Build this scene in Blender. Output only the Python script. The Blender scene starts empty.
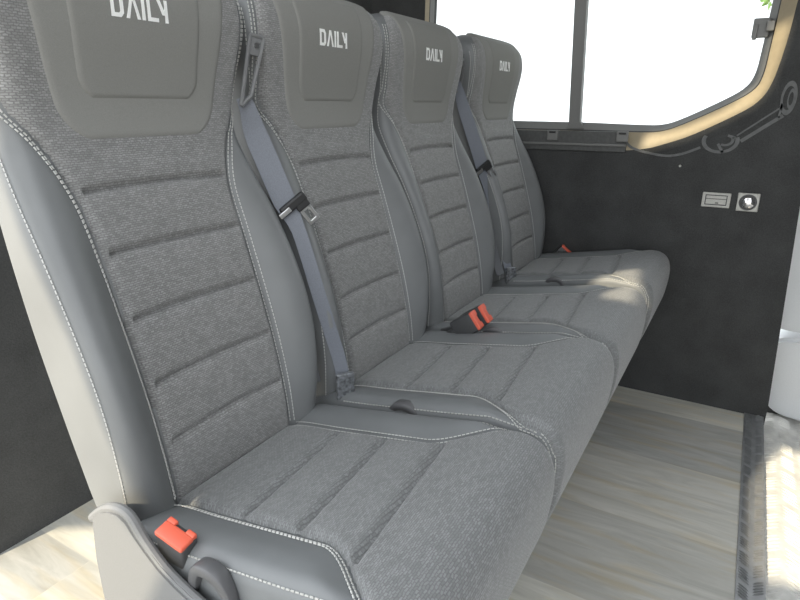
import bpy, bmesh, math, random
import numpy as np
from mathutils import Vector, Matrix
from mathutils.geometry import tessellate_polygon

random.seed(7)
rng = np.random.RandomState(7)
scene = bpy.context.scene
COL = scene.collection

# ------------------------------------------------------------------ helpers
def link(o, parent=None):
    COL.objects.link(o)
    if parent is not None:
        o.parent = parent
    return o

def mesh_obj(name, verts, faces, mat, parent=None, smooth=True, uvs=None):
    me = bpy.data.meshes.new(name)
    me.from_pydata([tuple(float(c) for c in v) for v in verts], [], faces)
    me.update()
    if uvs is not None:
        lay = me.uv_layers.new(name='UVMap')
        for lp in me.loops:
            lay.data[lp.index].uv = uvs[lp.vertex_index]
    if mat is not None:
        me.materials.append(mat)
    if smooth:
        me.polygons.foreach_set('use_smooth', [True] * len(me.polygons))
    return link(bpy.data.objects.new(name, me), parent)

def fix_normals(o):
    bm = bmesh.new(); bm.from_mesh(o.data)
    bmesh.ops.recalc_face_normals(bm, faces=bm.faces)
    bm.to_mesh(o.data); bm.free()
    return o

def empty(name, loc, label=None, cat=None, group=None):
    o = bpy.data.objects.new(name, None)
    o.location = loc
    link(o)
    tag(o, label, cat, group)
    return o

def tag(o, label=None, cat=None, group=None, kind=None):
    if label: o['label'] = label
    if cat: o['category'] = cat
    if group: o['group'] = group
    if kind: o['kind'] = kind
    return o

class MB:
    """collects simple shapes into one mesh"""
    def __init__(s): s.v = []; s.f = []
    def add(s, v, f):
        b = len(s.v); s.v += [tuple(p) for p in v]; s.f += [tuple(i + b for i in q) for q in f]
    def box(s, c, size, mat=None, bevel=0.0):
        bm = bmesh.new()
        bmesh.ops.create_cube(bm, size=1)
        for v in bm.verts:
            v.co = Vector((v.co.x * size[0], v.co.y * size[1], v.co.z * size[2]))
        if bevel:
            bmesh.ops.bevel(bm, geom=list(bm.edges), offset=bevel, segments=3, affect='EDGES', profile=.5)
        m = Matrix.Translation(c) @ (mat.to_4x4() if mat is not None else Matrix())
        bm.transform(m)
        bm.verts.index_update()
        s.add([v.co.copy() for v in bm.verts], [[v.index for v in f.verts] for f in bm.faces])
        bm.free()
    def cyl(s, a, b, r, n=20, r2=None, cap=True):
        a = Vector(a); b = Vector(b); d = (b - a).normalized()
        u = d.orthogonal().normalized(); w = d.cross(u)
        r2 = r if r2 is None else r2
        vs = []
        for p, rr in ((a, r), (b, r2)):
            for k in range(n):
                t = 2 * math.pi * k / n
                vs.append(p + (u * math.cos(t) + w * math.sin(t)) * rr)
        fs = [(k, (k + 1) % n, n + (k + 1) % n, n + k) for k in range(n)]
        if cap: fs += [tuple(range(n))[::-1], tuple(range(n, 2 * n))]
        s.add(vs, fs)
    def tube(s, pts, r, n=10):
        pts = [Vector(p) for p in pts]; vs = []; fs = []
        prev = None
        for i, p in enumerate(pts):
            d = (pts[min(i + 1, len(pts) - 1)] - pts[max(i - 1, 0)]).normalized()
            u = (d.orthogonal() if prev is None else (prev - d * prev.dot(d))).normalized(); prev = u
            w = d.cross(u)
            for k in range(n):
                t = 2 * math.pi * k / n
                vs.append(p + (u * math.cos(t) + w * math.sin(t)) * r)
        for i in range(len(pts) - 1):
            for k in range(n):
                fs.append((i * n + k, i * n + (k + 1) % n, (i + 1) * n + (k + 1) % n, (i + 1) * n + k))
        fs += [tuple(range(n))[::-1], tuple(range((len(pts) - 1) * n, len(pts) * n))]
        s.add(vs, fs)
    def build(s, name, mat, parent=None, smooth=False):
        o = mesh_obj(name, s.v, s.f, mat, parent, smooth)
        return o

def auto_smooth(o, ang=35):
    me = o.data
    me.polygons.foreach_set('use_smooth', [True] * len(me.polygons))
    me.set_sharp_from_angle(angle=math.radians(ang))
    return o

def chaikin(pts, closed=False, n=1):
    pts = [np.array(p, float) for p in pts]
    for _ in range(n):
        out = []
        m = len(pts)
        for i in range(m if closed else m - 1):
            a, b = pts[i], pts[(i + 1) % m]
            out += [a * .75 + b * .25, a * .25 + b * .75]
        if not closed:
            out = [pts[0]] + out + [pts[-1]]
        pts = out
    return pts

def catmull(P, n, closed=False):
    P = np.asarray(P, float); m = len(P)
    segs = m if closed else m - 1
    t = np.linspace(0, segs, n, endpoint=not closed)
    i = np.minimum(t.astype(int), segs - 1); f = (t - i)[:, None]
    def g(k):
        return P[k % m] if closed else P[np.clip(k, 0, m - 1)]
    p0, p1, p2, p3 = g(i - 1), g(i), g(i + 1), g(i + 2)
    return .5 * (2 * p1 + (p2 - p0) * f + (2 * p0 - 5 * p1 + 4 * p2 - p3) * f**2 + (3 * p1 - p0 - 3 * p2 + p3) * f**3)

def sstep(a, b, x):
    t = np.clip((x - a) / (b - a), 0, 1)
    return t * t * (3 - 2 * t)

# ---------------------------------------------------------------- materials
def new_mat(name):
    m = bpy.data.materials.new(name); m.use_nodes = True
    nt = m.node_tree
    return m, nt, nt.nodes['Principled BSDF']

def N(nt, t, **kw):
    n = nt.nodes.new(t)
    for k, v in kw.items():
        if k in n.inputs: n.inputs[k].default_value = v
        else: setattr(n, k, v)
    return n

def ramp(nt, fac, stops):
    r = nt.nodes.new('ShaderNodeValToRGB')
    el = r.color_ramp.elements
    while len(el) < len(stops): el.new(.5)
    for e, (p, c) in zip(el, stops):
        e.position = p; e.color = (*c, 1) if len(c) == 3 else c
    nt.links.new(fac, r.inputs[0])
    return r.outputs[0]

def bump(nt, bsdf, h, strength=.3, dist=.002):
    b = N(nt, 'ShaderNodeBump', Strength=strength, Distance=dist)
    nt.links.new(h, b.inputs['Height']); nt.links.new(b.outputs[0], bsdf.inputs['Normal'])

def simple(name, col, rough=.5, metal=0.0, noise=0.0, nscale=200, spec=.5, bmp=0.0):
    m, nt, b = new_mat(name)
    b.inputs['Roughness'].default_value = rough; b.inputs['Metallic'].default_value = metal
    b.inputs['Specular IOR Level'].default_value = spec
    tc = N(nt, 'ShaderNodeTexCoord')
    nz = N(nt, 'ShaderNodeTexNoise', Scale=nscale, Detail=4.0)
    nt.links.new(tc.outputs['Object'], nz.inputs['Vector'])
    lo = [max(0, c * (1 - noise)) for c in col]; hi = [min(1, c * (1 + noise)) for c in col]
    nt.links.new(ramp(nt, nz.outputs['Fac'], [(.3, lo), (.7, hi)]), b.inputs['Base Color'])
    if bmp: bump(nt, b, nz.outputs['Fac'], bmp, .002)
    return m

def woven_mat(name, dark, light, row=.0042, dash=.0085, warm=0.0):
    m, nt, b = new_mat(name)
    tc = N(nt, 'ShaderNodeTexCoord')
    nz0 = N(nt, 'ShaderNodeTexNoise', Scale=160.0, Detail=2.0)
    nt.links.new(tc.outputs['UV'], nz0.inputs['Vector'])
    mixv = N(nt, 'ShaderNodeVectorMath', operation='MULTIPLY_ADD')
    mixv.inputs[1].default_value = (.0048, .0036, 0)
    nt.links.new(nz0.outputs['Color'], mixv.inputs[0]); nt.links.new(tc.outputs['UV'], mixv.inputs[2])
    br = N(nt, 'ShaderNodeTexBrick')
    br.offset = .5
    br.inputs['Scale'].default_value = 1.0
    br.inputs['Brick Width'].default_value = dash
    br.inputs['Row Height'].default_value = row
    br.inputs['Mortar Size'].default_value = row * .30
    br.inputs['Mortar Smooth'].default_value = 1.0
    br.inputs['Color1'].default_value = (1, 1, 1, 1); br.inputs['Color2'].default_value = (.45, .45, .45, 1)
    br.inputs['Mortar'].default_value = (.14, .14, .14, 1)
    nt.links.new(mixv.outputs[0], br.inputs['Vector'])
    big = N(nt, 'ShaderNodeTexNoise', Scale=38.0, Detail=3.0)
    nt.links.new(tc.outputs['UV'], big.inputs['Vector'])
    mul = N(nt, 'ShaderNodeMath', operation='MULTIPLY_ADD')
    mul.inputs[1].default_value = .8
    nt.links.new(br.outputs['Color'], mul.inputs[0])
    sc = N(nt, 'ShaderNodeMath', operation='MULTIPLY'); sc.inputs[1].default_value = .25
    nt.links.new(big.outputs['Fac'], sc.inputs[0]); nt.links.new(sc.outputs[0], mul.inputs[2])
    nt.links.new(ramp(nt, mul.outputs[0], [(.05, dark), (1.0, light)]), b.inputs['Base Color'])
    b.inputs['Roughness'].default_value = .75
    b.inputs['Specular IOR Level'].default_value = .3
    b.inputs['Sheen Weight'].default_value = .25
    bump(nt, b, br.outputs['Color'], .5, .0012)
    return m

def leather_mat(name, col, rough=.5):
    m, nt, b = new_mat(name)
    tc = N(nt, 'ShaderNodeTexCoord')
    v = N(nt, 'ShaderNodeTexVoronoi', Scale=700.0)
    nt.links.new(tc.outputs['Object'], v.inputs['Vector'])
    nz = N(nt, 'ShaderNodeTexNoise', Scale=9.0, Detail=3.0)
    nt.links.new(tc.outputs['Object'], nz.inputs['Vector'])
    lo = [c * .93 for c in col]; hi = [c * 1.07 for c in col]
    nt.links.new(ramp(nt, nz.outputs['Fac'], [(.3, lo), (.7, hi)]), b.inputs['Base Color'])
    b.inputs['Roughness'].default_value = rough
    b.inputs['Specular IOR Level'].default_value = .45
    bump(nt, b, v.outputs['Distance'], .08, .001)
    return m

def carpet_mat(name, col):
    m, nt, b = new_mat(name)
    tc = N(nt, 'ShaderNodeTexCoord')
    n1 = N(nt, 'ShaderNodeTexNoise', Scale=260.0, Detail=5.0)
    n2 = N(nt, 'ShaderNodeTexNoise', Scale=9.0, Detail=5.0)
    for n in (n1, n2): nt.links.new(tc.outputs['Object'], n.inputs['Vector'])
    a = N(nt, 'ShaderNodeMath', operation='ADD')
    nt.links.new(n1.outputs['Fac'], a.inputs[0]); nt.links.new(n2.outputs['Fac'], a.inputs[1])
    h = N(nt, 'ShaderNodeMath', operation='MULTIPLY'); h.inputs[1].default_value = .5
    nt.links.new(a.outputs[0], h.inputs[0])
    nt.links.new(ramp(nt, h.outputs[0], [(.35, [c * .8 for c in col]), (.65, [c * 1.25 for c in col])]), b.inputs['Base Color'])
    b.inputs['Roughness'].default_value = .95
    b.inputs['Specular IOR Level'].default_value = .1
    b.inputs['Sheen Weight'].default_value = .15
    bump(nt, b, n1.outputs['Fac'], .5, .002)
    return m

def vinyl_mat():
    m, nt, b = new_mat('grey wood plank vinyl')
    tc = N(nt, 'ShaderNodeTexCoord')
    mp = N(nt, 'ShaderNodeMapping'); mp.inputs['Rotation'].default_value = (0, 0, math.pi / 2)
    mp.inputs['Location'].default_value = (.31, .06, 0)
    nt.links.new(tc.outputs['Object'], mp.inputs['Vector'])
    br = N(nt, 'ShaderNodeTexBrick'); br.offset = .37
    br.inputs['Scale'].default_value = 1; br.inputs['Brick Width'].default_value = .92
    br.inputs['Row Height'].default_value = .165; br.inputs['Mortar Size'].default_value = .0009
    br.inputs['Color1'].default_value = (0, 0, 0, 1); br.inputs['Color2'].default_value = (1, 1, 1, 1)
    br.inputs['Mortar'].default_value = (.35, .35, .35, 1)
    nt.links.new(mp.outputs[0], br.inputs['Vector'])
    st = N(nt, 'ShaderNodeMapping'); st.inputs['Scale'].default_value = (19, 2.4, 1)
    nt.links.new(tc.outputs['Object'], st.inputs['Vector'])
    off = N(nt, 'ShaderNodeVectorMath', operation='MULTIPLY_ADD'); off.inputs[1].default_value = (9, 9, 0)
    nt.links.new(br.outputs['Color'], off.inputs[0]); nt.links.new(st.outputs[0], off.inputs[2])
    g = N(nt, 'ShaderNodeTexNoise', Scale=1.0, Detail=8.0, Roughness=.66, Distortion=1.1)
    nt.links.new(off.outputs[0], g.inputs['Vector'])
    grain = ramp(nt, g.outputs['Fac'], [(.25, (.41, .405, .38)), (.5, (.53, .525, .495)), (.75, (.66, .65, .62))])
    tone = ramp(nt, br.outputs['Color'], [(0, (.74, .745, .75)), (.5, (1, .985, .95)), (1, (1.25, 1.23, 1.17))])
    mx = N(nt, 'ShaderNodeMix', data_type='RGBA', blend_type='MULTIPLY')
    mx.inputs[0].default_value = 1
    nt.links.new(grain, mx.inputs[6]); nt.links.new(tone, mx.inputs[7])
    warm = N(nt, 'ShaderNodeTexNoise', Scale=1.6, Detail=2.0)
    nt.links.new(st.outputs[0], warm.inputs['Vector'])
    wm = N(nt, 'ShaderNodeMix', data_type='RGBA', blend_type='MULTIPLY')
    nt.links.new(ramp(nt, warm.outputs['Fac'], [(.5, (0, 0, 0)), (.7, (1, 1, 1))]), wm.inputs[0])
    wm.inputs[7].default_value = (1.0, .92, .78, 1)
    nt.links.new(mx.outputs[2], wm.inputs[6])
    nt.links.new(wm.outputs[2], b.inputs['Base Color'])
    b.inputs['Roughness'].default_value = .5
    b.inputs['Specular IOR Level'].default_value = .35
    bump(nt, b, g.outputs['Fac'], .12, .001)
    return m

M = {
 'leather': leather_mat('grey leatherette', (.172, .178, .182), .44),
 'leather_seat': leather_mat('grey leatherette cushion border', (.172, .180, .186), .5),
 'woven': woven_mat('grey woven fabric', (.112, .112, .112), (.33, .328, .325), row=.0031, dash=.0060),
 'woven_seat': woven_mat('grey woven cushion fabric', (.105, .108, .110), (.262, .268, .272), row=.0031, dash=.0064),
 'patch': simple('smooth grey headrest fabric', (.235, .233, .220), .8, noise=.08, nscale=900, bmp=.1),
 'pad': simple('dark smooth headrest pad fabric', (.222, .220, .207), .85, noise=.08, nscale=900, bmp=.1),
 'thread': simple('light grey thread', (.52, .52, .50), .7),
 'white_print': simple('white embroidery', (.86, .86, .85), .6),
 'plastic': simple('mid grey moulded plastic', (.165, .167, .170), .42, noise=.06, nscale=700, bmp=.05),
 'lever': simple('grey lever plastic', (.10, .10, .105), .4),
 'dark_plastic': simple('dark grey plastic', (.055, .056, .058), .45, noise=.05),
 'black': simple('black plastic', (.02, .02, .021), .45),
 'webbing': simple('blue grey belt webbing', (.170, .182, .212), .6, noise=.12, nscale=600),
 'webbing_dark': simple('grey belt webbing', (.13, .135, .145), .65, noise=.12, nscale=600),
 'steel': simple('bright steel', (.62, .62, .63), .28, 1.0),
 'chrome': simple('chrome', (.80, .79, .80), .12, 1.0),
 'grey_metal': simple('brushed grey metal', (.42, .415, .39), .45, .3, noise=.1),
 'red': simple('red button plastic', (.74, .13, .075), .4),
 'label': simple('silvery label film', (.20, .21, .225), .3, .4, noise=.6, nscale=130),
 'frame': simple('black painted steel', (.03, .03, .032), .5),
 'carpet': carpet_mat('charcoal wall carpet', (.056, .057, .057)),
 'carpet_back': carpet_mat('dark grey partition carpet', (.070, .071, .071)),
 'ceil': simple('grey headliner', (.30, .30, .295), .9, noise=.04),
 'trim': simple('beige window trim', (.31, .26, .175), .55, noise=.05, nscale=60),
 'channel': simple('dark grey window channel', (.075, .076, .075), .6, noise=.15, nscale=90),
 'win_frame': simple('grey window frame', (.17, .17, .165), .5),
 'rubber': simple('black rubber seal', (.02, .02, .02), .6),
 'tread': simple('aluminium tread plate', (.26, .265, .27), .42, .4, noise=.12, nscale=35),
 'tread_dull': simple('dull grey tread plate', (.68, .67, .64), .5, .05, noise=.15, nscale=25),
 'white': simple('white gloss paint', (.74, .76, .78), .3, noise=.02),
 'print': simple('faint grey print', (.135, .138, .138), .8, noise=.15, nscale=60),
 'vinyl': vinyl_mat(),
 'ground': simple('pale concrete', (.33, .32, .30), .9, noise=.12, nscale=3),
 'bark': simple('bark', (.12, .09, .06), .9, noise=.3, nscale=20),
 'leaf': simple('green leaf', (.20, .34, .10), .6, noise=.3, nscale=5),
}
def glass():
    m = bpy.data.materials.new('window glass'); m.use_nodes = True
    nt = m.node_tree; nt.nodes.clear()
    out = N(nt, 'ShaderNodeOutputMaterial'); mx = N(nt, 'ShaderNodeMixShader')
    tr = N(nt, 'ShaderNodeBsdfTransparent'); tr.inputs[0].default_value = (.62, .64, .63, 1)
    gl = N(nt, 'ShaderNodeBsdfGlossy', Roughness=.02)
    fr = N(nt, 'ShaderNodeFresnel', IOR=1.45)
    nt.links.new(fr.outputs[0], mx.inputs[0]); nt.links.new(tr.outputs[0], mx.inputs[1]); nt.links.new(gl.outputs[0], mx.inputs[2])
    nt.links.new(mx.outputs[0], out.inputs[0])
    return m
M['glass'] = glass()

# ============================================================ SEAT GEOMETRY
Y0 = .60          # seat local origin: world Y of the seat's base point
# Cy, Cz, Dy, Dz, halfwidth, panel halfwidth, bolster height
PROF = np.array([
 (.637,.440,.735,.440,.180,.120,.020),
 (.644,.500,.745,.490,.193,.122,.035),
 (.656,.580,.756,.580,.201,.124,.058),
 (.676,.670,.772,.670,.205,.125,.074),
 (.701,.760,.793,.760,.206,.126,.072),
 (.727,.850,.815,.850,.204,.127,.055),
 (.752,.930,.838,.930,.199,.131,.032),
 (.769,1.00,.858,1.00,.194,.154,.014),
 (.773,1.05,.868,1.05,.194,.182,.008),
 (.768,1.10,.872,1.10,.199,.188,.010),
 (.760,1.15,.876,1.15,.209,.195,.010),
 (.758,1.19,.878,1.19,.213,.198,.010),
 (.766,1.225,.878,1.215,.210,.194,.006),
 (.786,1.25,.877,1.235,.193,.176,.0),
 (.815,1.263,.872,1.252,.168,.140,.0),
 (.845,1.266,.862,1.262,.140,.110,.0)])
NP = 400
DENSE = catmull(PROF, NP)
ARC = np.concatenate([[0], np.cumsum(np.linalg.norm(np.diff(DENSE[:, :2], axis=0), axis=1))])
LT = ARC[-1]
def prof(L):
    return np.array([np.interp(L, ARC, DENSE[:, k]) for k in range(7)])
def LofZ(z):
    return float(np.interp(z, DENSE[:NP - 25, 1], ARC[:NP - 25]))

def re_at(z):
    return .050 - .014 * float(sstep(.98, 1.10, z))

def back_pt(x, L, off=0.0):
    cy, cz, dy, dz, w, a, b = prof(L)
    e = 1e-3
    p1 = prof(min(L + e, LT)); p0 = prof(max(L - e, 0))
    t = np.array([p1[0] - p0[0], p1[1] - p0[1]]); t /= np.linalg.norm(t)
    n = np.array([-t[1], t[0]])                       # forward normal in YZ
    D = np.array([dy - cy, dz - cz]); T = np.linalg.norm(D); D = D / T
    re = min(re_at(cz), T * .55)
    ax = abs(x)
    tt = min(max((ax - a) / max(w - a, 1e-4), 0), 1)
    bmpv = .92 * b * (1.35 * tt - .35 * tt * tt) + b * .12 * (ax / max(a, 1e-3))**2 * (ax < a)
    groove = -.0045 * math.exp(-((ax - a) / .006)**2) * (1 if b > .012 else .3)
    drop = 0.0; nx = 0.0
    if ax > w - re:
        q = min((ax - (w - re)) / re, 1.0)
        drop = re * (1 - math.sqrt(max(0, 1 - q * q))); nx = q
    nf = math.sqrt(max(0, 1 - nx * nx))
    yz = np.array([cy, cz]) + n * (bmpv + groove + off * nf) + D * drop
    return np.array([x + math.copysign(nx * off, x), yz[0] - Y0, yz[1]])

def back_shell():
    xs_n = np.linspace(-1, 1, 95)
    Ls = np.concatenate([np.linspace(0, LT * .86, 96), np.linspace(LT * .86, LT, 24)[1:]])
    V = []; F = []; ring = None
    for L in Ls:
        cy, cz, dy, dz, w, a, b = prof(L)
        D = np.array([dy - cy, dz - cz]); T = np.linalg.norm(D); re = min(re_at(cz), T * .55)
        xs = list((w - re) * xs_n)
        ang = [(w - re) + re * math.sin(k * math.pi / 2 / 9) for k in range(1, 10)]
        xs = [-v for v in ang[::-1]] + xs + ang
        rec = .011 if L > LofZ(.51) and L < LT * .955 else 0.0
        row = [back_pt(x, L, -rec * float(sstep(0, .012, prof(L)[5] - .004 - abs(x)))) for x in xs]
        rb = min(.022, T * .35)
        def side(sg):
            pts = []
            for k in range(0, 7):
                t = k / 6 * math.pi / 2
                x = w - rb + rb * math.cos(t); d = T - rb + rb * math.sin(t)
                yz = np.array([cy, cz]) + D / T * d
                pts.append(np.array([sg * x, yz[0] - Y0, yz[1]]))
            return pts
        r = side(1); l = side(-1)
        row = row + r + [np.array([xx * w * .8, dy - Y0, dz]) for xx in (.6, .2, -.2, -.6)] + l[::-1]
        ring = len(row)
        V += row
    nL = len(Ls)
    for i in range(nL - 1):
        for k in range(ring):
            k2 = (k + 1) % ring
            F.append((i * ring + k, i * ring + k2, (i + 1) * ring + k2, (i + 1) * ring + k))
    F.append(tuple(range(ring))[::-1]); F.append(tuple(range((nL - 1) * ring, nL * ring)))
    return V, F

SEAM_Z = [.595, .68, .772, .862, .945]
def patch(Lfun_hw, L0, L1, nL, nx, h, edge, seams=(), seam_d=.0112, seam_w=.0042, pillow=0.0, seam_x=1.0):
    """a padded panel lying on the back: half-width function, tucked edges, horizontal seams"""
    V = []; F = []; UV = []
    for i in range(nL):
        u = i / (nL - 1)
        L = L0 + (L1 - L0) * u
        hw = Lfun_hw(L)
        for j in range(nx):
            s = -1 + 2 * j / (nx - 1)
            s = math.sin(s * math.pi / 2) * .35 + s * .65
            x = hw * s
            d = min(hw * (1 - abs(s)), L - L0, L1 - L)
            q = min(d / edge, 1)
            off = h * math.sqrt(max(0, 1 - (1 - q)**2)) - .0012 * (1 - q)
            g = 0
            if seams and L < seams[-1] + .03: off += .0035 * abs(math.sin(math.pi * (L - seams[0]) / .0905)) * min(q * 1.0, 1) * (1 - (x / .16)**2)
            for sl in seams:
                g = max(g, math.exp(-((L - sl + .004 * (x / .13)**2) / seam_w)**2))
            off -= seam_d * g * (1 if abs(x) < hw * seam_x else 0)
            V.append(back_pt(x, L, off)); UV.append((x, L))
    for i in range(nL - 1):
        for j in range(nx - 1):
            F.append((i * nx + j, i * nx + j + 1, (i + 1) * nx + j + 1, (i + 1) * nx + j))
    return V, F, UV

def hw_panel(L):
    p = prof(L); return p[5]
def hw_round(W, L0, r, grow=0.0, L1=None):
    def f(L):
        d = L - L0
        w = W + grow * d
        if d < r:
            k = 1 - d / r
            w = w - r + r * math.sqrt(max(0.0, 1 - k * k)) if d > 0 else w - r
        return min(w, prof(L)[4] * .9)
    return f

def dashes(fn, total, step=.0068, dash=.0048, th=.0011):
    """fn(s)->(point, normal): thread dashes along a seam"""
    V = []; F = []
    s = 0.0
    while s < total - dash:
        p0, n0 = fn(s); p1, n1 = fn(s + dash)
        p0 = np.array(p0); p1 = np.array(p1); n = np.array(n0, float); n /= np.linalg.norm(n) + 1e-9
        d = p1 - p0
        ln = np.linalg.norm(d)
        if ln > 1e-5:
            d /= ln
            sd = np.cross(d, n)
            b = len(V)
            for p in (p0, p1):
                V += [p + sd * th, p + n * th, p - sd * th, p - n * th * .4]
            for k in range(4):
                F.append((b + k, b + (k + 1) % 4, b + 4 + (k + 1) % 4, b + 4 + k))
            F += [(b + 3, b + 2, b + 1, b), (b + 4, b + 5, b + 6, b + 7)]
        s += step
    return V, F

def add_dashes(mb, path_pts, normals, **kw):
    P_ = np.array(path_pts); Nn = np.array(normals)
    acc = np.concatenate([[0], np.cumsum(np.linalg.norm(np.diff(P_, axis=0), axis=1))])
    def fn(s):
        return ([np.interp(s, acc, P_[:, k]) for k in range(3)], [np.interp(s, acc, Nn[:, k]) for k in range(3)])
    v, f = dashes(fn, acc[-1], **kw)
    mb.add(v, f)

def back_path(xfun, L0, L1, n=120, off=.002):
    pts = []; nr = []
    for L in np.linspace(L0, L1, n):
        x = xfun(L)
        p = back_pt(x, L, off); q = back_pt(x, L, off + .004)
        pts.append(p); nr.append(q - p)
    return pts, nr

# --- cushion
CP = np.array([(.690,.470),(.655,.492),(.62,.507),(.54,.520),(.45,.536),(.36,.552),(.29,.566),(.245,.572),(.212,.567),
      (.191,.546),(.183,.51),(.186,.46),(.195,.41),(.212,.372),(.245,.352),(.32,.345),(.45,.342),(.60,.345),(.675,.36),(.70,.41)])
NC = 150
CD = catmull(CP, NC, closed=True)
CN = np.roll(CD, -1, 0) - np.roll(CD, 1, 0)
CN = np.stack([CN[:, 1], -CN[:, 0]], 1); CN /= np.linalg.norm(CN, axis=1)[:, None]
if np.sum(CN * (CD - CD.mean(0))) < 0: CN = -CN
CARC = np.concatenate([[0], np.cumsum(np.linalg.norm(np.diff(np.vstack([CD, CD[:1]]), axis=0), axis=1))])
CW = .211; CR = .024
def cprof(s):
    D2 = np.vstack([CD, CD[:1]]); N2 = np.vstack([CN, CN[:1]])
    return (np.array([np.interp(s, CARC, D2[:, k]) for k in range(2)]), np.array([np.interp(s, CARC, N2[:, k]) for k in range(2)]))
def cush_a(y, top=True):
    """panel half width at world Y (flares over the front)"""
    return .126 + .077 * float(sstep(.37, .235, y))
def cush_pt(x, s, off=0.0):
    p, n = cprof(s)
    ax = abs(x)
    top = 1.0 if p[1] > .47 and n[1] > .2 else 0.0
    a = cush_a(p[0])
    up = .012 * float(sstep(0, .05, ax - a)) * top
    gr = -.004 * math.exp(-((ax - a) / .006)**2) * top
    inset = 0.0; nx = 0.0
    if ax > CW - CR:
        q = min((ax - (CW - CR)) / CR, 1)
        inset = CR * (1 - math.sqrt(max(0, 1 - q * q))); nx = q
    nf = math.sqrt(max(0, 1 - nx * nx))
    yz = p + n * (up + gr - inset + off * nf)
    return np.array([x + math.copysign(nx * off, x), yz[0] - Y0, yz[1]])

S_REAR = CARC[np.argmin(np.abs(CD[:60, 0] - .645))]
S_FRONT = CARC[np.argmin(np.linalg.norm(CD - np.array([.216, .368]), axis=1))]
def cushion_shell():
    xs = list(np.linspace(-(CW - CR), CW - CR, 41))
    ang = [(CW - CR) + CR * math.sin(k * math.pi / 2 / 8) for k in range(1, 9)]
    xs = [-v for v in ang[::-1]] + xs + ang
    V = []; F = []
    for x in xs:
        for i in range(NC):
            s = CARC[i]; p_, n_ = cprof(s)
            inside = S_REAR + .012 < s < S_FRONT - .012
            hw = .203 if (p_[1] < .545 and p_[0] < .3) else cush_a(p_[0])
            V.append(cush_pt(x, s, -.015 * float(sstep(0, .012, hw - .004 - abs(x))) if inside else 0.0))
    for j in range(len(xs) - 1):
        for i in range(NC):
            i2 = (i + 1) % NC
            F.append((j * NC + i, j * NC + i2, (j + 1) * NC + i2, (j + 1) * NC + i))
    F.append(tuple(range(NC))); F.append(tuple(range((len(xs) - 1) * NC, len(xs) * NC))[::-1])
    return V, F

QUILT_Y = [.52, .425, .325]
def cushion_panel():
    nL, nx = 150, 49
    V = []; F = []; UV = []
    for i in range(nL):
        s = S_REAR + (S_FRONT - S_REAR) * i / (nL - 1)
        p, n = cprof(s)
        hw = cush_a(p[0])
        if p[1] < .545 and p[0] < .3: hw = .203
        for j in range(nx):
            t = -1 + 2 * j / (nx - 1)
            t = math.sin(t * math.pi / 2) * .35 + t * .65
            x = hw * t
            d = min(hw * (1 - abs(t)), S_FRONT - s, s - S_REAR)
            q = min(d / .012, 1)
            off = .0055 * math.sqrt(max(0, 1 - (1 - q)**2)) - .001 * (1 - q)
            g = 0
            if n[1] > .3:
                for qy in QUILT_Y:
                    g = max(g, math.exp(-((p[0] - qy - .012 * (x / .13)) / .0052)**2))
            off -= .0125 * g * (1 if abs(x) < hw * .93 else .3)
            if n[1] > .3 and p[0] > .30: off += .003 * math.sin(math.pi * min(max((p[0] - .325) / .0975, 0), 2.9))**2 * q
            V.append(cush_pt(x, s, off)); UV.append((x, -s))
    for i in range(nL - 1):
        for j in range(nx - 1):
            F.append((i * nx + j, i * nx + j + 1, (i + 1) * nx + j + 1, (i + 1) * nx + j))
    return V, F, UV

# --- lettering: glyphs as polygons on a 0..1 high grid (x advance in same units)
GLYPHS = [
 (.00, [[(0,0),(.17,0),(.17,1),(0,1)], [(.17,.82),(.42,.82),(.52,1),(.17,1)], [(.17,0),(.50,0),(.42,.18),(.17,.18)],
        [(.42,.18),(.50,0),(.66,.18),(.66,.78),(.52,1),(.42,.82),(.49,.74),(.49,.26)]]),
 (.80, [[(0,0),(.17,0),(.40,.84),(.31,1)], [(.31,1),(.40,.84),(.56,.25),(.62,0),(.79,0),(.50,1)]]),
 (1.70, [[(0,0),(.17,0),(.17,1),(0,1)]]),
 (2.02, [[(0,0),(.17,0),(.17,1),(0,1)], [(.17,0),(.62,0),(.62,.18),(.17,.18)]]),
 (2.62, [[(0,1),(.18,1),(.38,.52),(.44,.72),(.44,.34),(.28,.34)], [(.44,0),(.61,0),(.61,1),(.44,1)]]),
]
def lettering():
    H_ = .0275; W_ = 3.23 * H_
    V = []; F = []
    L0 = LofZ(1.164)
    for x0, polys in GLYPHS:
        for poly in polys:
            pts = [(px + x0, py) for px, py in poly]
            b = len(V); n = len(pts)
            for off in (.0088, .0104):
                for px, py in pts:
                    V.append(back_pt(px * H_ - W_ / 2, L0 + py * H_, off))
            F.append(tuple(range(b + n, b + 2 * n)))
            for k in range(n):
                k2 = (k + 1) % n
                F.append((b + k, b + k2, b + n + k2, b + n + k))
    return V, F

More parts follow.
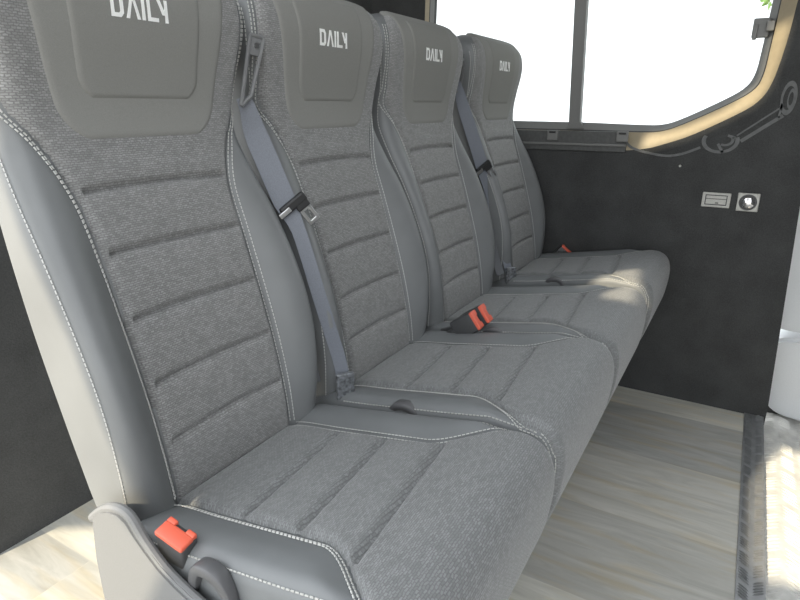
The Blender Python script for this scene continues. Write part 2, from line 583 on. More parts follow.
# --- build one seat ---------------------------------------------------------
def ribbon(mb, pts, wvec, width, th=.0016, narrow=1.0):
    """belt strip: centre points, width direction per point"""
    pts = catmull(np.array(pts), 40); wv = catmull(np.array(wvec), 40)
    V = []; F = []
    for i in range(len(pts)):
        t = pts[min(i + 1, 39)] - pts[max(i - 1, 0)]; t = t / np.linalg.norm(t)
        w = wv[i] - t * np.dot(wv[i], t); w /= np.linalg.norm(w)
        n = np.cross(t, w)
        for a, c in ((-1, -1), (1, -1), (1, 1), (-1, 1)):
            k = 1 - (1 - narrow) * max(float(sstep(.50, .62, i / 39)), 1 - float(sstep(.02, .32, i / 39)))
            V.append(pts[i] + w * a * width * k / 2 + n * c * th / 2)
    for i in range(39):
        for k in range(4):
            F.append((i * 4 + k, i * 4 + (k + 1) % 4, i * 4 + 4 + (k + 1) % 4, i * 4 + 4 + k))
    F += [(3, 2, 1, 0), tuple(39 * 4 + k for k in range(4))]
    mb.add(V, F)

def build_seat():
    root = empty('van_seat', (0, Y0, 0))
    v, f = back_shell(); fix_normals(mesh_obj('backrest', v, f, M['leather'], root))
    LA, LB = LofZ(.500), LT * .965
    seams = [LofZ(z) for z in SEAM_Z]
    v, f, uv = patch(hw_panel, LA, LB, 190, 61, .0045, .012, seams, seam_x=.93)
    mesh_obj('back_panel', v, f, M['woven'], root, uvs=uv)
    L0 = LofZ(1.004)
    v, f, uv = patch(hw_round(.126, L0, .052, .17), L0, LT * .985, 90, 45, .0068, .012)
    hp = mesh_obj('headrest_cover', v, f, M['patch'], root, uvs=uv)
    L0 = LofZ(1.058)
    v, f, uv = patch(hw_round(.099, L0, .034, .07), L0, LT * .93, 80, 45, .0092, .010)
    pad = mesh_obj('headrest_pad', v, f, M['pad'], root, uvs=uv)
    v, f = lettering(); fix_normals(mesh_obj('lettering', v, f, M['white_print'], pad, smooth=False))
    # thread
    for sg in (-1, 1):
        mb = MB()
        for d in (.004, .009):
            p, n = back_path(lambda L: sg * (prof(L)[5] + d), LA + .01, LofZ(1.235), 160)
            add_dashes(mb, p, n)
        mb.build('panel_stitching', M['thread'], root)
        mb = MB(); pts = []; nr = []
        for L in np.linspace(LofZ(.47), LofZ(1.215), 140):
            w = prof(L)[4]
            p = back_pt(sg * (w - .0006), L, .0012)
            pts.append(p); nr.append((sg, -.15, 0))
        add_dashes(mb, pts, nr)
        mb.build('flank_stitching', M['thread'], root)
    # cushion
    v, f = cushion_shell(); fix_normals(mesh_obj('cushion', v, f, M['leather_seat'], root))
    v, f, uv = cushion_panel(); mesh_obj('cushion_panel', v, f, M['woven_seat'], root, uvs=uv)
    s_end = CARC[np.argmin(np.linalg.norm(CD[:80] - np.array([.212, .567]), axis=1))]
    for sg in (-1, 1):
        mb = MB()
        for d in (.003, .009):
            pts = []; nr = []
            for s in np.linspace(S_REAR, s_end, 130):
                p_, n_ = cprof(s)
                x = sg * min(cush_a(p_[0]) + d, CW - .002)
                a_ = cush_pt(x, s, .0018); b_ = cush_pt(x, s, .006)
                pts.append(a_); nr.append(b_ - a_)
            add_dashes(mb, pts, nr)
        for k in (0, 1):                        # short seam down the front corner
            pts = []; nr = []
            for sv in np.linspace(s_end, S_FRONT, 40):
                x = sg * (.204 + .004 * k)
                a_ = cush_pt(x, sv, .0018); b_ = cush_pt(x, sv, .006)
                pts.append(a_); nr.append(b_ - a_)
            add_dashes(mb, pts, nr)
        mb.build('cushion_stitching', M['thread'], root)
        mb = MB(); pts = []; nr = []            # lower seam on the cushion's flank
        for y in np.linspace(.60, .24, 80):
            s = float(np.interp(-y, -CD[3:60, 0], CARC[3:60]))
            x = sg * (CW - .004)
            a_ = cush_pt(x, s, .001); b_ = cush_pt(x, s, .005)
            pts.append(a_); nr.append(b_ - a_)
        add_dashes(mb, pts, nr)
        mb.build('border_stitching', M['thread'], root)
    # under-seat frame
    mb = MB()
    mb.box((0, -.14, .325), (.40, .46, .035), bevel=.006)
    mb.box((0, .09, .41), (.36, .04, .17), bevel=.006)
    mb.build('seat_frame', M['frame'], root)
    for sx in (-1, 1):
        mb = MB()
        for yy in (-.02, .08):
            mb.box((sx * .15, yy, .165), (.035, .035, .30), bevel=.004)
        mb.box((sx * .15, .03, .008), (.06, .24, .016), bevel=.003)
        mb.box((sx * .15, .03, .20), (.022, .10, .03), bevel=.003)
        mb.build('leg', M['frame'], root)
    # recline lever on the near flank
    mb = MB()
    pts = catmull(np.array([(-.208, -.092, .488), (-.214, -.106, .520), (-.218, -.122, .536), (-.219, -.148, .536), (-.219, -.163, .512), (-.217, -.166, .46), (-.217, -.168, .40)]), 24)
    V = []; F = []
    for i, p in enumerate(pts):
        t = pts[min(i + 1, 23)] - pts[max(i - 1, 0)]; t /= np.linalg.norm(t)
        n = np.cross(np.array([1., 0, 0]), t); hw = .0075
        for k in range(12):
            a = 2 * math.pi * k / 12
            V.append(p + np.array([1, 0, 0]) * (.0105 - .0045 * float(sstep(.45, .8, i / 23))) * math.copysign(abs(math.cos(a))**.35, math.cos(a)) + n * hw * math.copysign(abs(math.sin(a))**.35, math.sin(a)))
    for i in range(23):
        for k in range(12):
            F.append((i * 12 + k, i * 12 + (k + 1) % 12, i * 12 + 12 + (k + 1) % 12, i * 12 + 12 + k))
    F += [tuple(range(12))[::-1], tuple(range(23 * 12, 24 * 12))]
    fix_normals(mesh_obj('recline_lever', V, F, M['lever'], root))
    return root

def add_belt(root, xr, pts, width, mat, side, guide=None, tongue_at=None):
    """pts in world; side -1: on the near flank, +1: far flank"""
    ox = xr
    L = [(p[0] - ox, p[1] - Y0, p[2]) for p in pts]
    wv = [(.75, -.65, .0)] * len(L)
    mb = MB(); ribbon(mb, L, wv, width, narrow=.62 if tongue_at is not None else 1.0)
    belt = mb.build('seat_belt', mat, root)
    auto_smooth(belt)
    if guide:
        a, b, c_, d_ = [Vector(q) - Vector((ox, Y0, 0)) for q in guide]
        mb = MB(); mb.tube([d_, a, a * .9 + b * .1 + Vector((0, 0, .004)), b * .9 + a * .1 + Vector((0, 0, .004)), b, c_, d_], .0038, 8)
        m_ = (a + b) / 2; dn = ((c_ + d_) / 2 - m_).normalized()
        w_ = (b - a).normalized(); n_ = w_.cross(dn).normalized()
        R = Matrix((w_, dn, n_)).transposed()
        mb.box(m_ + dn * .014, ((b - a).length * .9, .030, .004), R, .0015)
        g = mb.build('belt_guide', M['plastic'], belt); auto_smooth(g)
        tag(g, 'grey belt guide on the seat shoulder')
        mb = MB(); mb.cyl(m_ + dn * .012 - n_ * .001, m_ + dn * .012 - n_ * .006, .0045, 14)
        mb.cyl(m_ + dn * .012 + n_ * .001, m_ + dn * .012 + n_ * .006, .0045, 14)
        auto_smooth(mb.build('rivet', M['steel'], belt))
    if tongue_at is not None:
        c = Vector((tongue_at[0] - ox, tongue_at[1] - Y0, tongue_at[2]))
        d = Vector((.46, -.36, -.80)).normalized()
        w = Vector((.75, -.55, .12)); w = (w - d * w.dot(d)).normalized(); n = d.cross(w)
        if n.dot(Vector((-.65, -.57, .13))) < 0: n = -n
        R = Matrix((w, d, n)).transposed()
        c = c + n * .010
        mb = MB(); mb.box(c, (.054, .018, .012), R, .004); mb.box(c + d * .012 + w * .012, (.026, .014, .010), R, .003)
        t = mb.build('belt_tongue', M['black'], belt)
        mb = MB()
        k = c + d * .032 + w * .012
        mb.box(k - w * .0085, (.006, .036, .003), R, .0012); mb.box(k + w * .0085, (.006, .036, .003), R, .0012)
        mb.box(k + d * .015, (.023, .007, .003), R, .0012); mb.box(k - d * .014, (.023, .010, .003), R, .0012)
        mb.box(c - w * .022 + d * .002 + n * .006, (.024, .009, .004), R, .0012)
        mb.build('tongue_plate', M['steel'], belt)
    # anchor sleeve
    if guide:
        c = Vector(L[-1])
        mb = MB(); mb.box(c + Vector((-.004, -.008, -.008)), (width - .006, .010, .056), Matrix.Rotation(-.70, 3, 'Z'), .004)
        a = mb.build('belt_anchor', M['label'], belt); tag(a, 'silvery label sleeve on the belt anchor')
    return belt

def add_buckle(root, xr, pos, rot, k=1.0):
    ox = xr
    c = Vector((pos[0] - ox, pos[1] - Y0, pos[2])); R = rot * k
    mb = MB()
    mb.box(c, (.027, .050, .062), R, .005)
    mb.tube([c + R @ Vector((0, 0, -.028)), c + R @ Vector((0, 0, -.06)), c + R @ Vector((0, .01, -.10))], .009, 10)
    b = mb.build('belt_buckle', M['dark_plastic'], root); auto_smooth(b)
    mb = MB()
    mb.box(c + R @ Vector((-.003, 0, .031)), (.022, .047, .009), R, .003)
    mb.box(c + R @ Vector((.010, .016, .031)), (.008, .014, .009), R, .002)
    mb.box(c + R @ Vector((.010, -.016, .031)), (.008, .014, .009), R, .002)
    t = mb.build('release_button', M['red'], b); auto_smooth(t); tag(t, 'red release button')
    return b

proto = build_seat()
children = list(proto.children)
def copy_seat():
    r = proto.copy(); link(r)
    for ch in children:
        c = ch.copy(); link(c, r)
        for g in ch.children:
            d = g.copy(); link(d, c)
    return r

SX = [.574, 1.013, 1.447, 1.954]
LABELS = ['grey woven van seat nearest the camera, its left flank sunlit, red buckle beside the cushion',
          'second grey van seat from the camera, with the bright silver belt tongue hanging beside it',
          'third grey van seat from the camera, two red buckles lying at its near cushion edge',
          'farthest grey van seat, next to the dark window wall, sunlit patch on its cushion']
seats = []
for i in range(4):
    s = proto if i == 0 else copy_seat()
    s.location = (SX[i], Y0, 0)
    if i:
        next(c for c in s.children if c.name.startswith('recline_lever')).location.x = .016
    tag(s, LABELS[i], 'seat', 'row of four van seats')
    seats.append(s)

# belts and buckles that differ from seat to seat
add_belt(seats[1], SX[1], [(.776,.770,1.066),(.784,.768,1.040),(.792,.764,1.005),(.797,.744,.955),(.800,.716,.893),(.803,.684,.83),(.808,.650,.715),(.824,.622,.590),(.824,.614,.545)],
         .042, M['webbing'], -1, [(.797,.765,1.163),(.820,.757,1.159),(.784,.760,1.068),(.765,.766,1.052)], (.809, .704, .884))
add_belt(seats[0], SX[0], [(.778,.850,1.075),(.776,.825,1.010),(.778,.800,.965),(.780,.772,.905),(.783,.725,.826),(.786,.685,.691),(.788,.665,.585),(.788,.655,.545)],
         .026, M['webbing_dark'], 1)
add_belt(seats[3], SX[3], [(1.712,.815,1.135),(1.712,.80,1.10),(1.716,.785,1.05),(1.722,.757,.975),(1.735,.728,.885),(1.752,.70,.78),(1.765,.668,.66),(1.765,.64,.585),(1.760,.622,.535)],
         .042, M['webbing'], -1, [(1.725,.808,1.200),(1.752,.800,1.196),(1.722,.800,1.105),(1.704,.806,1.090)], (1.738, .724, .872))
add_belt(seats[2], SX[2], [(1.66,.83,1.07),(1.645,.80,1.0),(1.648,.775,.94),(1.655,.745,.89),(1.668,.71,.80),(1.680,.67,.68),(1.69,.64,.585),(1.69,.625,.545)],
         .026, M['webbing_dark'], 1)
def rot(ax, ay, az): return (Matrix.Rotation(az, 3, 'Z') @ Matrix.Rotation(ay, 3, 'Y') @ Matrix.Rotation(ax, 3, 'X'))
add_buckle(seats[0], SX[0], (.373, .546, .519), rot(.26, -.20, 0), .98)
add_buckle(seats[1], SX[1], (1.204, .525, .552), rot(.95, 0, .08))
add_buckle(seats[2], SX[2], (1.248, .520, .556), rot(.95, 0, .05))
add_buckle(seats[3], SX[3], (2.205, .575, .505), rot(.7, 0, .3))

# plastic shield on the outer flank of the nearest seat
def extrude_poly(poly, x0, x1, name, mat, parent=None, bevel=.004, ox=0, oy=0):
    bm = bmesh.new()
    vs = [bm.verts.new((x0 - ox, y - oy, z)) for y, z in poly]
    f = bm.faces.new(vs)
    r = bmesh.ops.extrude_face_region(bm, geom=[f])
    for v in r['geom']:
        if isinstance(v, bmesh.types.BMVert): v.co.x = x1 - ox
    bmesh.ops.recalc_face_normals(bm, faces=bm.faces)
    if bevel:
        bmesh.ops.bevel(bm, geom=[e for e in bm.edges if e.calc_face_angle(0) > .6], offset=bevel, segments=2, affect='EDGES')
    me = bpy.data.meshes.new(name); bm.to_mesh(me); bm.free()
    me.materials.append(mat)
    return link(bpy.data.objects.new(name, me), parent)

shield = [(.735,.494),(.692,.526),(.648,.534),(.618,.500),(.575,.466),(.50,.441),(.42,.428),(.30,.415),(.262,.39),(.262,.34),(.36,.26),(.52,.17),(.70,.16),(.735,.22)]
kx = .93
shield = [(y * kx, 1.05 - (1.05 - z) * kx) for y, z in shield]
sh = extrude_poly(chaikin(shield, True, 1), .340, .353, 'side_shield', M['plastic'], seats[0], .004, SX[0], Y0)
auto_smooth(sh)
rim_pts = catmull(np.array([(.345, y * kx, 1.05 - (1.05 - z) * kx) for y, z in [(.735,.490),(.692,.523),(.648,.531),(.618,.498),(.575,.464),(.50,.439),(.42,.426),(.30,.417)]]), 50)
mb = MB(); mb.tube([(p[0] - SX[0] + .004, p[1] - Y0, p[2] - .002) for p in rim_pts], .007, 10)
auto_smooth(mb.build('shield_rim', M['plastic'], sh))
# ================================================================= SETTING
XW = 2.23; YB = 1.445; YE = -.128; YN = -.188; ZC = 2.65; XD = -.45; ZS = -.06
def struct(o): o['kind'] = 'structure'; return o
mb = MB(); mb.box(((XD + XW + .1) / 2, (YE + YB) / 2 , -.02), (XW + .1 - XD, YB - YE, .04))
struct(mb.build('floor', M['vinyl']))

# tread-plate with real five-bar pattern
def tread(name, x0, x1, y0, y1, z, mat, cell=.058, th=.02, hb=.004):
    mb = MB()
    mb.box(((x0 + x1) / 2, (y0 + y1) / 2, z - th / 2), (x1 - x0, y1 - y0, th))
    nx = int((x1 - x0) / cell); ny = max(1, int(round((y1 - y0) / (cell * .5))))
    cy = (y1 - y0) / ny
    for i in range(nx):
        for j in range(ny):
            cx_, cy_ = x0 + (i + .5 + (.5 if j % 2 else 0)) * cell, y0 + (j + .5) * cy
            sg = 1 if j % 2 else -1
            d = Vector((.62, .78 * sg, 0)).normalized(); s = Vector((-d.y, d.x, 0))
            for k in range(-2, 3):
                c = Vector((cx_ + k * cell * .155, cy_, z)); hl = cy * .52; hw = cell * .026
                if not x0 < c.x - .02 or not c.x + .02 < x1: continue
                mb.add([c - d * hl, c + s * hw - d * hl * .5, c + s * hw + d * hl * .5, c + d * hl, c - s * hw + d * hl * .5, c - s * hw - d * hl * .5,
                        c - d * hl * .5 + Vector((0, 0, hb)), c + d * hl * .5 + Vector((0, 0, hb))],
                       [(0, 6, 1), (1, 6, 7, 2), (2, 7, 3), (3, 7, 4), (4, 7, 6, 5), (5, 6, 0)])
    return mb.build(name, mat)
struct(tread('trim_1', XD, XW + .02, YN, YE, .004, M['tread'], .060, .04))
mb = MB(); mb.box(((XD + XW) / 2, YN + .006, (ZS) / 2 - .01), (XW - XD + .1, .012, -ZS))
struct(mb.build('trim_2', M['dark_plastic']))
struct(tread('floor_step', XD, 2.75, -1.15, YN, ZS, M['tread_dull'], .10, .03))

# back partition
mb = MB(); mb.box(((.46 + XW + .1) / 2, YB + .02, ZC / 2), (XW + .1 - .46, .04, ZC))
struct(mb.build('wall_back', M['carpet_back']))

# far wall with the cut-corner window
G = [(1.185,1.0),(.605,.998),(.354,.990),(.282,.990),(.228,1.008),(.105,1.072),(.048,1.108),(.028,1.149),(.024,1.219),(.020,1.30),(.012,1.56),(.05,1.60),(1.14,1.60),(1.185,1.55)]
D_ = [(1.193,.968),(.605,.968),(.348,.965),(.277,.968),(.212,.994),(.085,1.059),(.019,1.101),(.004,1.148),(.001,1.225),(-.003,1.30),(-.012,1.57),(.04,1.625),(1.145,1.625),(1.193,1.56)]
O_ = [(1.20,.897),(.605,.897),(.338,.904),(.245,.935),(.185,.958),(.085,1.012),(.010,1.058),(-.020,1.110),(-.035,1.20),(-.044,1.295),(-.055,1.58),(.03,1.665),(1.15,1.665),(1.20,1.58)]
G, D_, O_ = [chaikin(k, True, 2) for k in (G, D_, O_)]
def wall_hole(name, x, outer, hole, mat, parent=None):
    pts = [Vector((y, z, 0)) for y, z in outer] + [Vector((y, z, 0)) for y, z in hole]
    tris = tessellate_polygon([pts[:len(outer)], pts[len(outer):]])
    return mesh_obj(name, [(x, p.x, p.y) for p in pts], [tuple(t) for t in tris], mat, parent, False)
outer = [(YB + .04, -.02), (YB + .04, ZC), (-.115, ZC), (-.135, 1.3), (-.160, .755), (-.194, .05), (-.194, ZS), (.2, ZS)]
w = wall_hole('wall_far', XW, outer, O_, M['carpet'])
# give it an outer skin and a closed edge at the door end
bm = bmesh.new(); bm.from_mesh(w.data)
bmesh.ops.solidify(bm, geom=list(bm.faces), thickness=.10)
bmesh.ops.recalc_face_normals(bm, faces=bm.faces)
bm.to_mesh(w.data); bm.free()
xs_ = [v.co.x for v in w.data.vertices]
if min(xs_) < XW - .05:
    for v in w.data.vertices: v.co.x += .10
struct(w)

def ring(a, xa, b, xb, name, mat, parent):
    n = len(a)
    V = [(xa, p[0], p[1]) for p in a] + [(xb, p[0], p[1]) for p in b]
    F = [(k, (k + 1) % n, n + (k + 1) % n, n + k) for k in range(n)]
    return mesh_obj(name, V, F, mat, parent, True)
win = empty('window_1', (XW, .6, .9)); win['kind'] = 'structure'
def off(o):
    o.location = Vector(o.location) - Vector(win.location); return o
n_ = len(O_)
lip = [(p[0] * 1 + (q[0] - p[0]) * .0, p[1]) for p, q in zip(O_, D_)]
off(ring(O_, XW - .001, D_, XW + .022, 'window_trim', M['trim'], win))
Dm = [(p[0] + (q[0] - p[0]) * .14, p[1] + (q[1] - p[1]) * .14) for p, q in zip(D_, G)]
off(ring(D_, XW + .022, Dm, XW + .026, 'window_seal', M['rubber'], win))
off(ring(Dm, XW + .026, G, XW + .050, 'window_frame', M['win_frame'], win))
mb = MB()
V = [(XW + .052, p[0], p[1]) for p in G]
tris = tessellate_polygon([[Vector((p[0], p[1], 0)) for p in G]])
off(mesh_obj('window_pane', V, [tuple(t) for t in tris], M['glass'], win, False))
# leaning mullion between the panes
mb = MB()
def quadbar(y0, y1, y2, y3, z0, z1, x0, x1):
    mb.add([(x0, y0, z0), (x0, y1, z0), (x0, y3, z1), (x0, y2, z1), (x1, y0, z0), (x1, y1, z0), (x1, y3, z1), (x1, y2, z1)],
           [(0, 1, 2, 3), (7, 6, 5, 4), (0, 4, 5, 1), (1, 5, 6, 2), (2, 6, 7, 3), (3, 7, 4, 0)])
quadbar(.563, .603, .585, .628, .985, 1.61, XW + .030, XW + .060)
quadbar(.545, .612, .56, .59, .975, .998, XW + .028, XW + .058)
off(mb.build('window_mullion', M['win_frame'], win))
# channel along the bottom with two clips
mb = MB(); mb.box((XW + .008, .79, .932), (.030, .81, .070), bevel=.003)
off(mb.build('window_channel', M['channel'], win))
mb = MB(); mb.box((XW - .009, .79, .921), (.012, .81, .008), bevel=.002)
off(mb.build('window_ledge', M['win_frame'], win))
for y in (.648, .400):
    mb = MB(); mb.box((XW - .010, y, .951), (.014, .040, .036), bevel=.003)
    c = off(mb.build('window_clip', M['win_frame'], win))
    mb = MB(); mb.box((XW - .017, y, .962), (.006, .024, .007), bevel=.002)
    k = mb.build('clip_slot', M['black'], c); k.location = -Vector(win.location) - Vector(c.location) + Vector(win.location) * 0 + Vector((0, 0, 0))
    k.location = Vector((0, 0, 0))
# latch at the right edge of the pane
mb = MB(); mb.box((XW + .036, .036, 1.282), (.020, .046, .056), bevel=.004)
mb.box((XW + .020, .012, 1.285), (.022, .022, .030), bevel=.004)
mb.box((XW + .024, .050, 1.270), (.010, .012, .044), bevel=.003)
lt = off(mb.build('window_latch', M['win_frame'], win))

# ceiling, then two added light blockers: cab-side wall and holed sun screen
mb = MB(); mb.box(((.3 + XW + .1) / 2, .08, ZC + .02), (XW + .1 - .3, 2.80, .04))
struct(mb.build('ceiling', M['ceil']))

def wall_rects(name, x, th, y0, y1, z0, z1, holes, mat):
    ys = sorted({y0, y1, *[h[0] for h in holes], *[h[1] for h in holes]})
    zs = sorted({z0, z1, *[h[2] for h in holes], *[h[3] for h in holes]})
    mb = MB()
    for a, b in zip(ys, ys[1:]):
        for c, d in zip(zs, zs[1:]):
            my, mz = (a + b) / 2, (c + d) / 2
            if any(h[0] < my < h[1] and h[2] < mz < h[3] for h in holes): continue
            mb.box((x, my, mz), (th, b - a, d - c))
    return mb.build(name, mat)
E_, A_ = math.radians(34), math.radians(10)
SUN = Vector((-math.cos(E_) * math.cos(A_), math.cos(E_) * math.sin(A_), math.sin(E_)))
XS = -4.0          # plane of an added, unseen screen whose holes shape where the sun falls
def to_screen(p):
    k = (XS - p[0]) / SUN.x
    return (p[1] + SUN.y * k, p[2] + SUN.z * k)
openings = [
 [to_screen(p) for p in [(.367,.53,.50),(.367,.63,.57),(.367,.695,.78),(.372,.765,.90),(.378,.800,.98),(.375,.795,1.14),(.375,.86,1.15),(.367,.86,.30)]] +
 [to_screen(p) for p in [(.367,1.20,.30),(.5,1.52,.05),(.5,1.52,-.3),(.5,.98,-.3),(.345,.72,.34),(.345,.60,.40)]],
 [to_screen(p) for p in [(1.655,.390,.57),(1.747,.333,.57),(1.815,.306,.57),(1.88,.240,.565),(1.84,.228,.56),(1.74,.216,.56),(1.60,.206,.57),(1.505,.198,.575),(1.52,.184,.575),(1.509,.251,.575),(1.525,.280,.575),(1.589,.282,.57),(1.632,.249,.57),(1.675,.270,.57),(1.665,.314,.57),(1.615,.36,.57)]],
 [to_screen((XW, y, z)) for y, z in [(.338,.904),(.245,.935),(.185,.958),(.085,1.012),(.012,1.058),(-.018,1.11),(-.033,1.2),(-.042,1.3),(.01,1.3),(.02,1.15),(.10,1.06),(.22,1.0),(.33,.975)]],
 [to_screen(p) for p in [(1.98,-.20,-.03),(2.12,-.25,-.03),(2.05,-.50,-.03),(1.50,-.50,-.03),(1.40,-.19,-.03),(1.44,-.160,-.02),(1.80,-.160,-.02)]],
]
screen_outer = [(-.75, 1.9), (2.35, 1.9), (2.35, 6.0), (-.75, 6.0)]
def wall_holes(name, x, outer, holes, mat):
    loops = [[Vector((y, z, 0)) for y, z in l] for l in [outer] + holes]
    pts = [p for l in loops for p in l]
    tris = tessellate_polygon(loops)
    o = mesh_obj(name, [(x, p.x, p.y) for p in pts], [tuple(t) for t in tris], mat, None, False)
    bm = bmesh.new(); bm.from_mesh(o.data)
    bmesh.ops.solidify(bm, geom=list(bm.faces), thickness=.006)
    bm.to_mesh(o.data); bm.free()
    return o
mb = MB(); mb.box(((XD + XW) / 2 + .3, -1.30, 1.3), (XW - XD + .7, .04, 2.7))
struct(mb.build('front_blocker', M['carpet_back']))  # added unseen wall that keeps cab-side daylight off the seats
struct(wall_holes('sun_screen', XS, screen_outer, openings, M['ceil']))  # added unseen screen, cut to place the sunlit patches

# ================================================================ FITTINGS
# recessed pull / hatch plate and round chrome lock on the far wall
t = empty('hatch_plate', (XW, .0775, .729), 'flat grey rectangular flush plate set in the dark wall, left of the chrome button', 'wall fitting')
def rel(o, root): o.location = -Vector(root.location); return o
mb = MB(); mb.box((XW - .003, .0775, .753), (.008, .086, .050), bevel=.003); rel(mb.build('plate', M['grey_metal'], t), t)
mb = MB()
mb.box((XW - .007, .0775, .769), (.003, .064, .003)); mb.box((XW - .007, .0775, .738), (.003, .064, .003))
mb.box((XW - .007, .046, .7535), (.003, .003, .034)); mb.box((XW - .007, .109, .7535), (.003, .003, .034))
mb.box((XW - .007, .0775, .757), (.003, .060, .002))
rel(mb.build('outline_groove', M['dark_plastic'], t), t)
mb = MB(); mb.box((XW - .008, .074, .744), (.004, .010, .003), bevel=.001); rel(mb.build('slot', M['black'], t), t)
t = empty('power_socket', (XW, -.016, .723), 'round chrome capped socket on a square grey plate at the right of the dark wall', 'socket')
mb = MB(); mb.box((XW - .003, -.016, .7525), (.008, .064, .060), bevel=.003); rel(mb.build('plate', M['grey_metal'], t), t)
mb = MB(); mb.cyl((XW - .005, -.016, .7525), (XW - .010, -.016, .7525), .027, 32, .025); rel(auto_smooth(mb.build('collar', M['dark_plastic'], t)), t)
bm = bmesh.new(); bmesh.ops.create_uvsphere(bm, u_segments=28, v_segments=14, radius=.021)
for v in bm.verts: v.co = Vector((v.co.x * .45 + XW - .010, v.co.y - .016, v.co.z + .7525))
me = bpy.data.meshes.new('cap'); bm.to_mesh(me); bm.free(); me.materials.append(M['chrome'])
o = link(bpy.data.objects.new('cap', me), t); rel(auto_smooth(o), t)

mb = MB(); mb.cyl((XW + .001, .203, .859), (XW - .003, .203, .859), .0045, 16, .0035)
tag(auto_smooth(mb.build('wall_screw', M['grey_metal'])), 'small pale screw head alone on the dark wall below the printed cable', 'screw')
# faint printed wheels-and-rod graphic on the wall
mb = MB()
def ringprint(cy, cz, ry, rz, w, n=40, a0=0, a1=2 * math.pi):
    V = []; F = []
    for k in range(n + 1):
        a = a0 + (a1 - a0) * k / n
        for s in (1, 1 - w):
            for x in (XW - .0005, XW - .0018):
                V.append((x, cy + ry * s * math.cos(a), cz + rz * s * math.sin(a)))
    for k in range(n):
        b = k * 4
        F += [(b + 1, b + 5, b + 7, b + 3), (b, b + 1, b + 5, b + 4)[::-1], (b + 2, b + 3, b + 7, b + 6)]
    mb.add(V, F)
def barprint(a, b, w):
    a = np.array(a); b = np.array(b); d = (b - a) / np.linalg.norm(b - a); s = np.array([-d[1], d[0]]) * w / 2
    P4 = [a + s, b + s, b - s, a - s]
    mb.add([(x, p[0], p[1]) for x in (XW - .0005, XW - .0018) for p in P4], [(4, 5, 6, 7), (0, 1, 5, 4), (1, 2, 6, 5), (2, 3, 7, 6), (3, 0, 4, 7)])
ringprint(.094, .945, .055, .040, .22, a0=math.radians(160), a1=math.radians(385))
ringprint(.080, .948, .026, .020, .35, a0=math.radians(150), a1=math.radians(300))
barprint((.100, .935), (.082, .908), .008); barprint((.075, .962), (.052, .955), .008)
ringprint(-.072, 1.076, .021, .050, .30)
ringprint(-.078, 1.074, .009, .030, .35)
barprint((.050, .962), (-.058, 1.050), .005); barprint((.036, .945), (-.066, 1.025), .011)
barprint((-.058, 1.06), (-.055, 1.018), .006)
cv = catmull(np.array([(.392,.940),(.372,.918),(.338,.905),(.29,.895),(.245,.891),(.20,.900),(.150,.922)]), 24)
for a, b in zip(cv, cv[1:]): barprint(a, b, .008)
o = mb.build('wall_print', M['print'])
tag(o, 'faint grey printed wheels and rod on the dark wall under the window corner', 'wall graphic')

# white door-side panel beyond the wall's end
t = empty('door_panel', (2.33, -.45, ZS), 'glossy white moulded panel beyond the dark wall, above the tread plate step', 'panel')
poly = [(-.165,.60),(-.172,.305),(-.176,.16),(-.186,.04),(-.215,-.022),(-.30,-.045),(-.85,-.06),(-.90,.02),(-.90,.60)]
poly_l = [(-.165,.285),(-.170,.20),(-.172,.12),(-.180,.035),(-.212,-.020),(-.29,-.040),(-.80,-.055),(-.86,.0),(-.86,.285)]
rel(auto_smooth(extrude_poly(chaikin(poly_l, True, 2), 2.34, 2.48, 'lower_panel', M['white'], t, .012)), t)
poly_u = [(-.150,.90),(-.155,.60),(-.160,.31),(-.175,.292),(-.40,.290),(-.84,.29),(-.86,.31),(-.86,.9),(-.84,.93),(-.17,.93)]
rel(auto_smooth(extrude_poly(chaikin(poly_u, True, 1), 2.355, 2.48, 'upper_panel', M['white'], t, .010)), t)
mb = MB(); mb.box((2.46, -.5, -.045), (.10, .70, .03), bevel=.006)
rel(mb.build('panel_foot', M['rubber'], t), t)

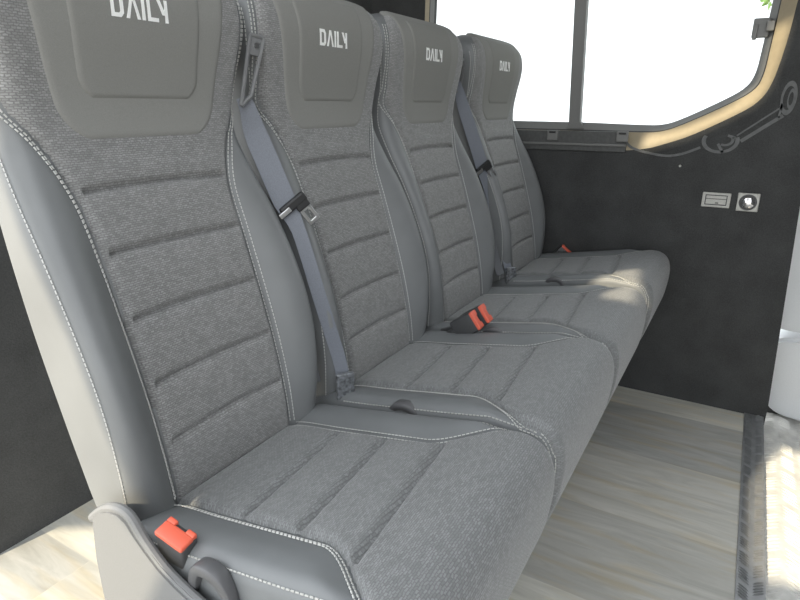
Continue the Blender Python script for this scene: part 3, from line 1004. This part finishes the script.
# ============================================================== OUTDOORS
mb = MB(); mb.box((3, 0, -.75), (60, 60, .1)); struct(mb.build('ground', M['ground']))
t = empty('tree', (9.6, -.35, -.7), 'pale green leafy tree outside, at the top right corner of the window', 'tree')
mb = MB(); mb.cyl((0, 0, 0), (.05, .02, 3.2), .13, 14, .07)
for a in range(6):
    an = a * 1.05
    mb.cyl((.03, .01, 2.4 + .12 * a), (1.0 * math.cos(an), .9 * math.sin(an), 4.2 + .12 * a), .05, 8, .02)
mb.build('trunk', M['bark'], t)
V = []; F = []
for k in range(2600):
    d = rng.normal(size=3); d /= np.linalg.norm(d); r = 1.25 * rng.rand()**.4
    c = np.array([0, 0, 4.35]) + d * r * np.array([1.16, 1.16, 1.16])
    u = rng.normal(size=3); u /= np.linalg.norm(u); w_ = np.cross(u, rng.normal(size=3)); w_ /= np.linalg.norm(w_)
    n3 = np.cross(u, w_)
    b = len(V)
    V += [c - u * .07, c + w_ * .032 + n3 * .008, c + u * .07, c - w_ * .032 + n3 * .008]
    F += [(b, b + 1, b + 2), (b, b + 2, b + 3)]
mesh_obj('foliage', V, F, M['leaf'], t, False)

# ================================================================ LIGHTING
wd = bpy.data.worlds.new('sky'); scene.world = wd; wd.use_nodes = True
bg = wd.node_tree.nodes['Background']
bg.inputs[0].default_value = (.93, .97, 1.0, 1); bg.inputs[1].default_value = 1.0
def sun(name, to_dir, strength, col, ang):
    l = bpy.data.lights.new(name, 'SUN'); l.energy = strength; l.color = col; l.angle = math.radians(ang)
    o = link(bpy.data.objects.new(name, l))
    o.rotation_euler = (-Vector(to_dir)).to_track_quat('-Z', 'Y').to_euler()
    o.location = (-4, 1, 4)
    return o
sun('sun', SUN, 2.15, (1.0, .87, .64), .3)

# ================================================================== CAMERA
f = 580.0
fw = Vector((.818, .482, -.316)).normalized(); up = Vector((.272, .160, .949))
pitch, yaw = math.radians(18.4053), math.radians(30.4955)
h = Vector((math.cos(yaw), math.sin(yaw), 0)); rgt = Vector((math.sin(yaw), -math.cos(yaw), 0))
fw = h * math.cos(pitch) - Vector((0, 0, 1)) * math.sin(pitch)
up = h * math.sin(pitch) + Vector((0, 0, 1)) * math.cos(pitch)
cam = bpy.data.cameras.new('camera'); cam.sensor_fit = 'HORIZONTAL'; cam.sensor_width = 36
cam.lens = f / 800 * 36; cam.clip_start = .02
co = link(bpy.data.objects.new('camera', cam))
co.matrix_world = Matrix((( rgt.x, up.x, -fw.x, 0), (rgt.y, up.y, -fw.y, 0), (rgt.z, up.z, -fw.z, 1.05), (0, 0, 0, 1)))
scene.camera = co
scene.view_settings.view_transform = 'Standard'
scene.view_settings.look = 'None'
scene.view_settings.gamma = 1
scene.view_settings.use_curve_mapping = False
scene.view_settings.exposure = 1.62
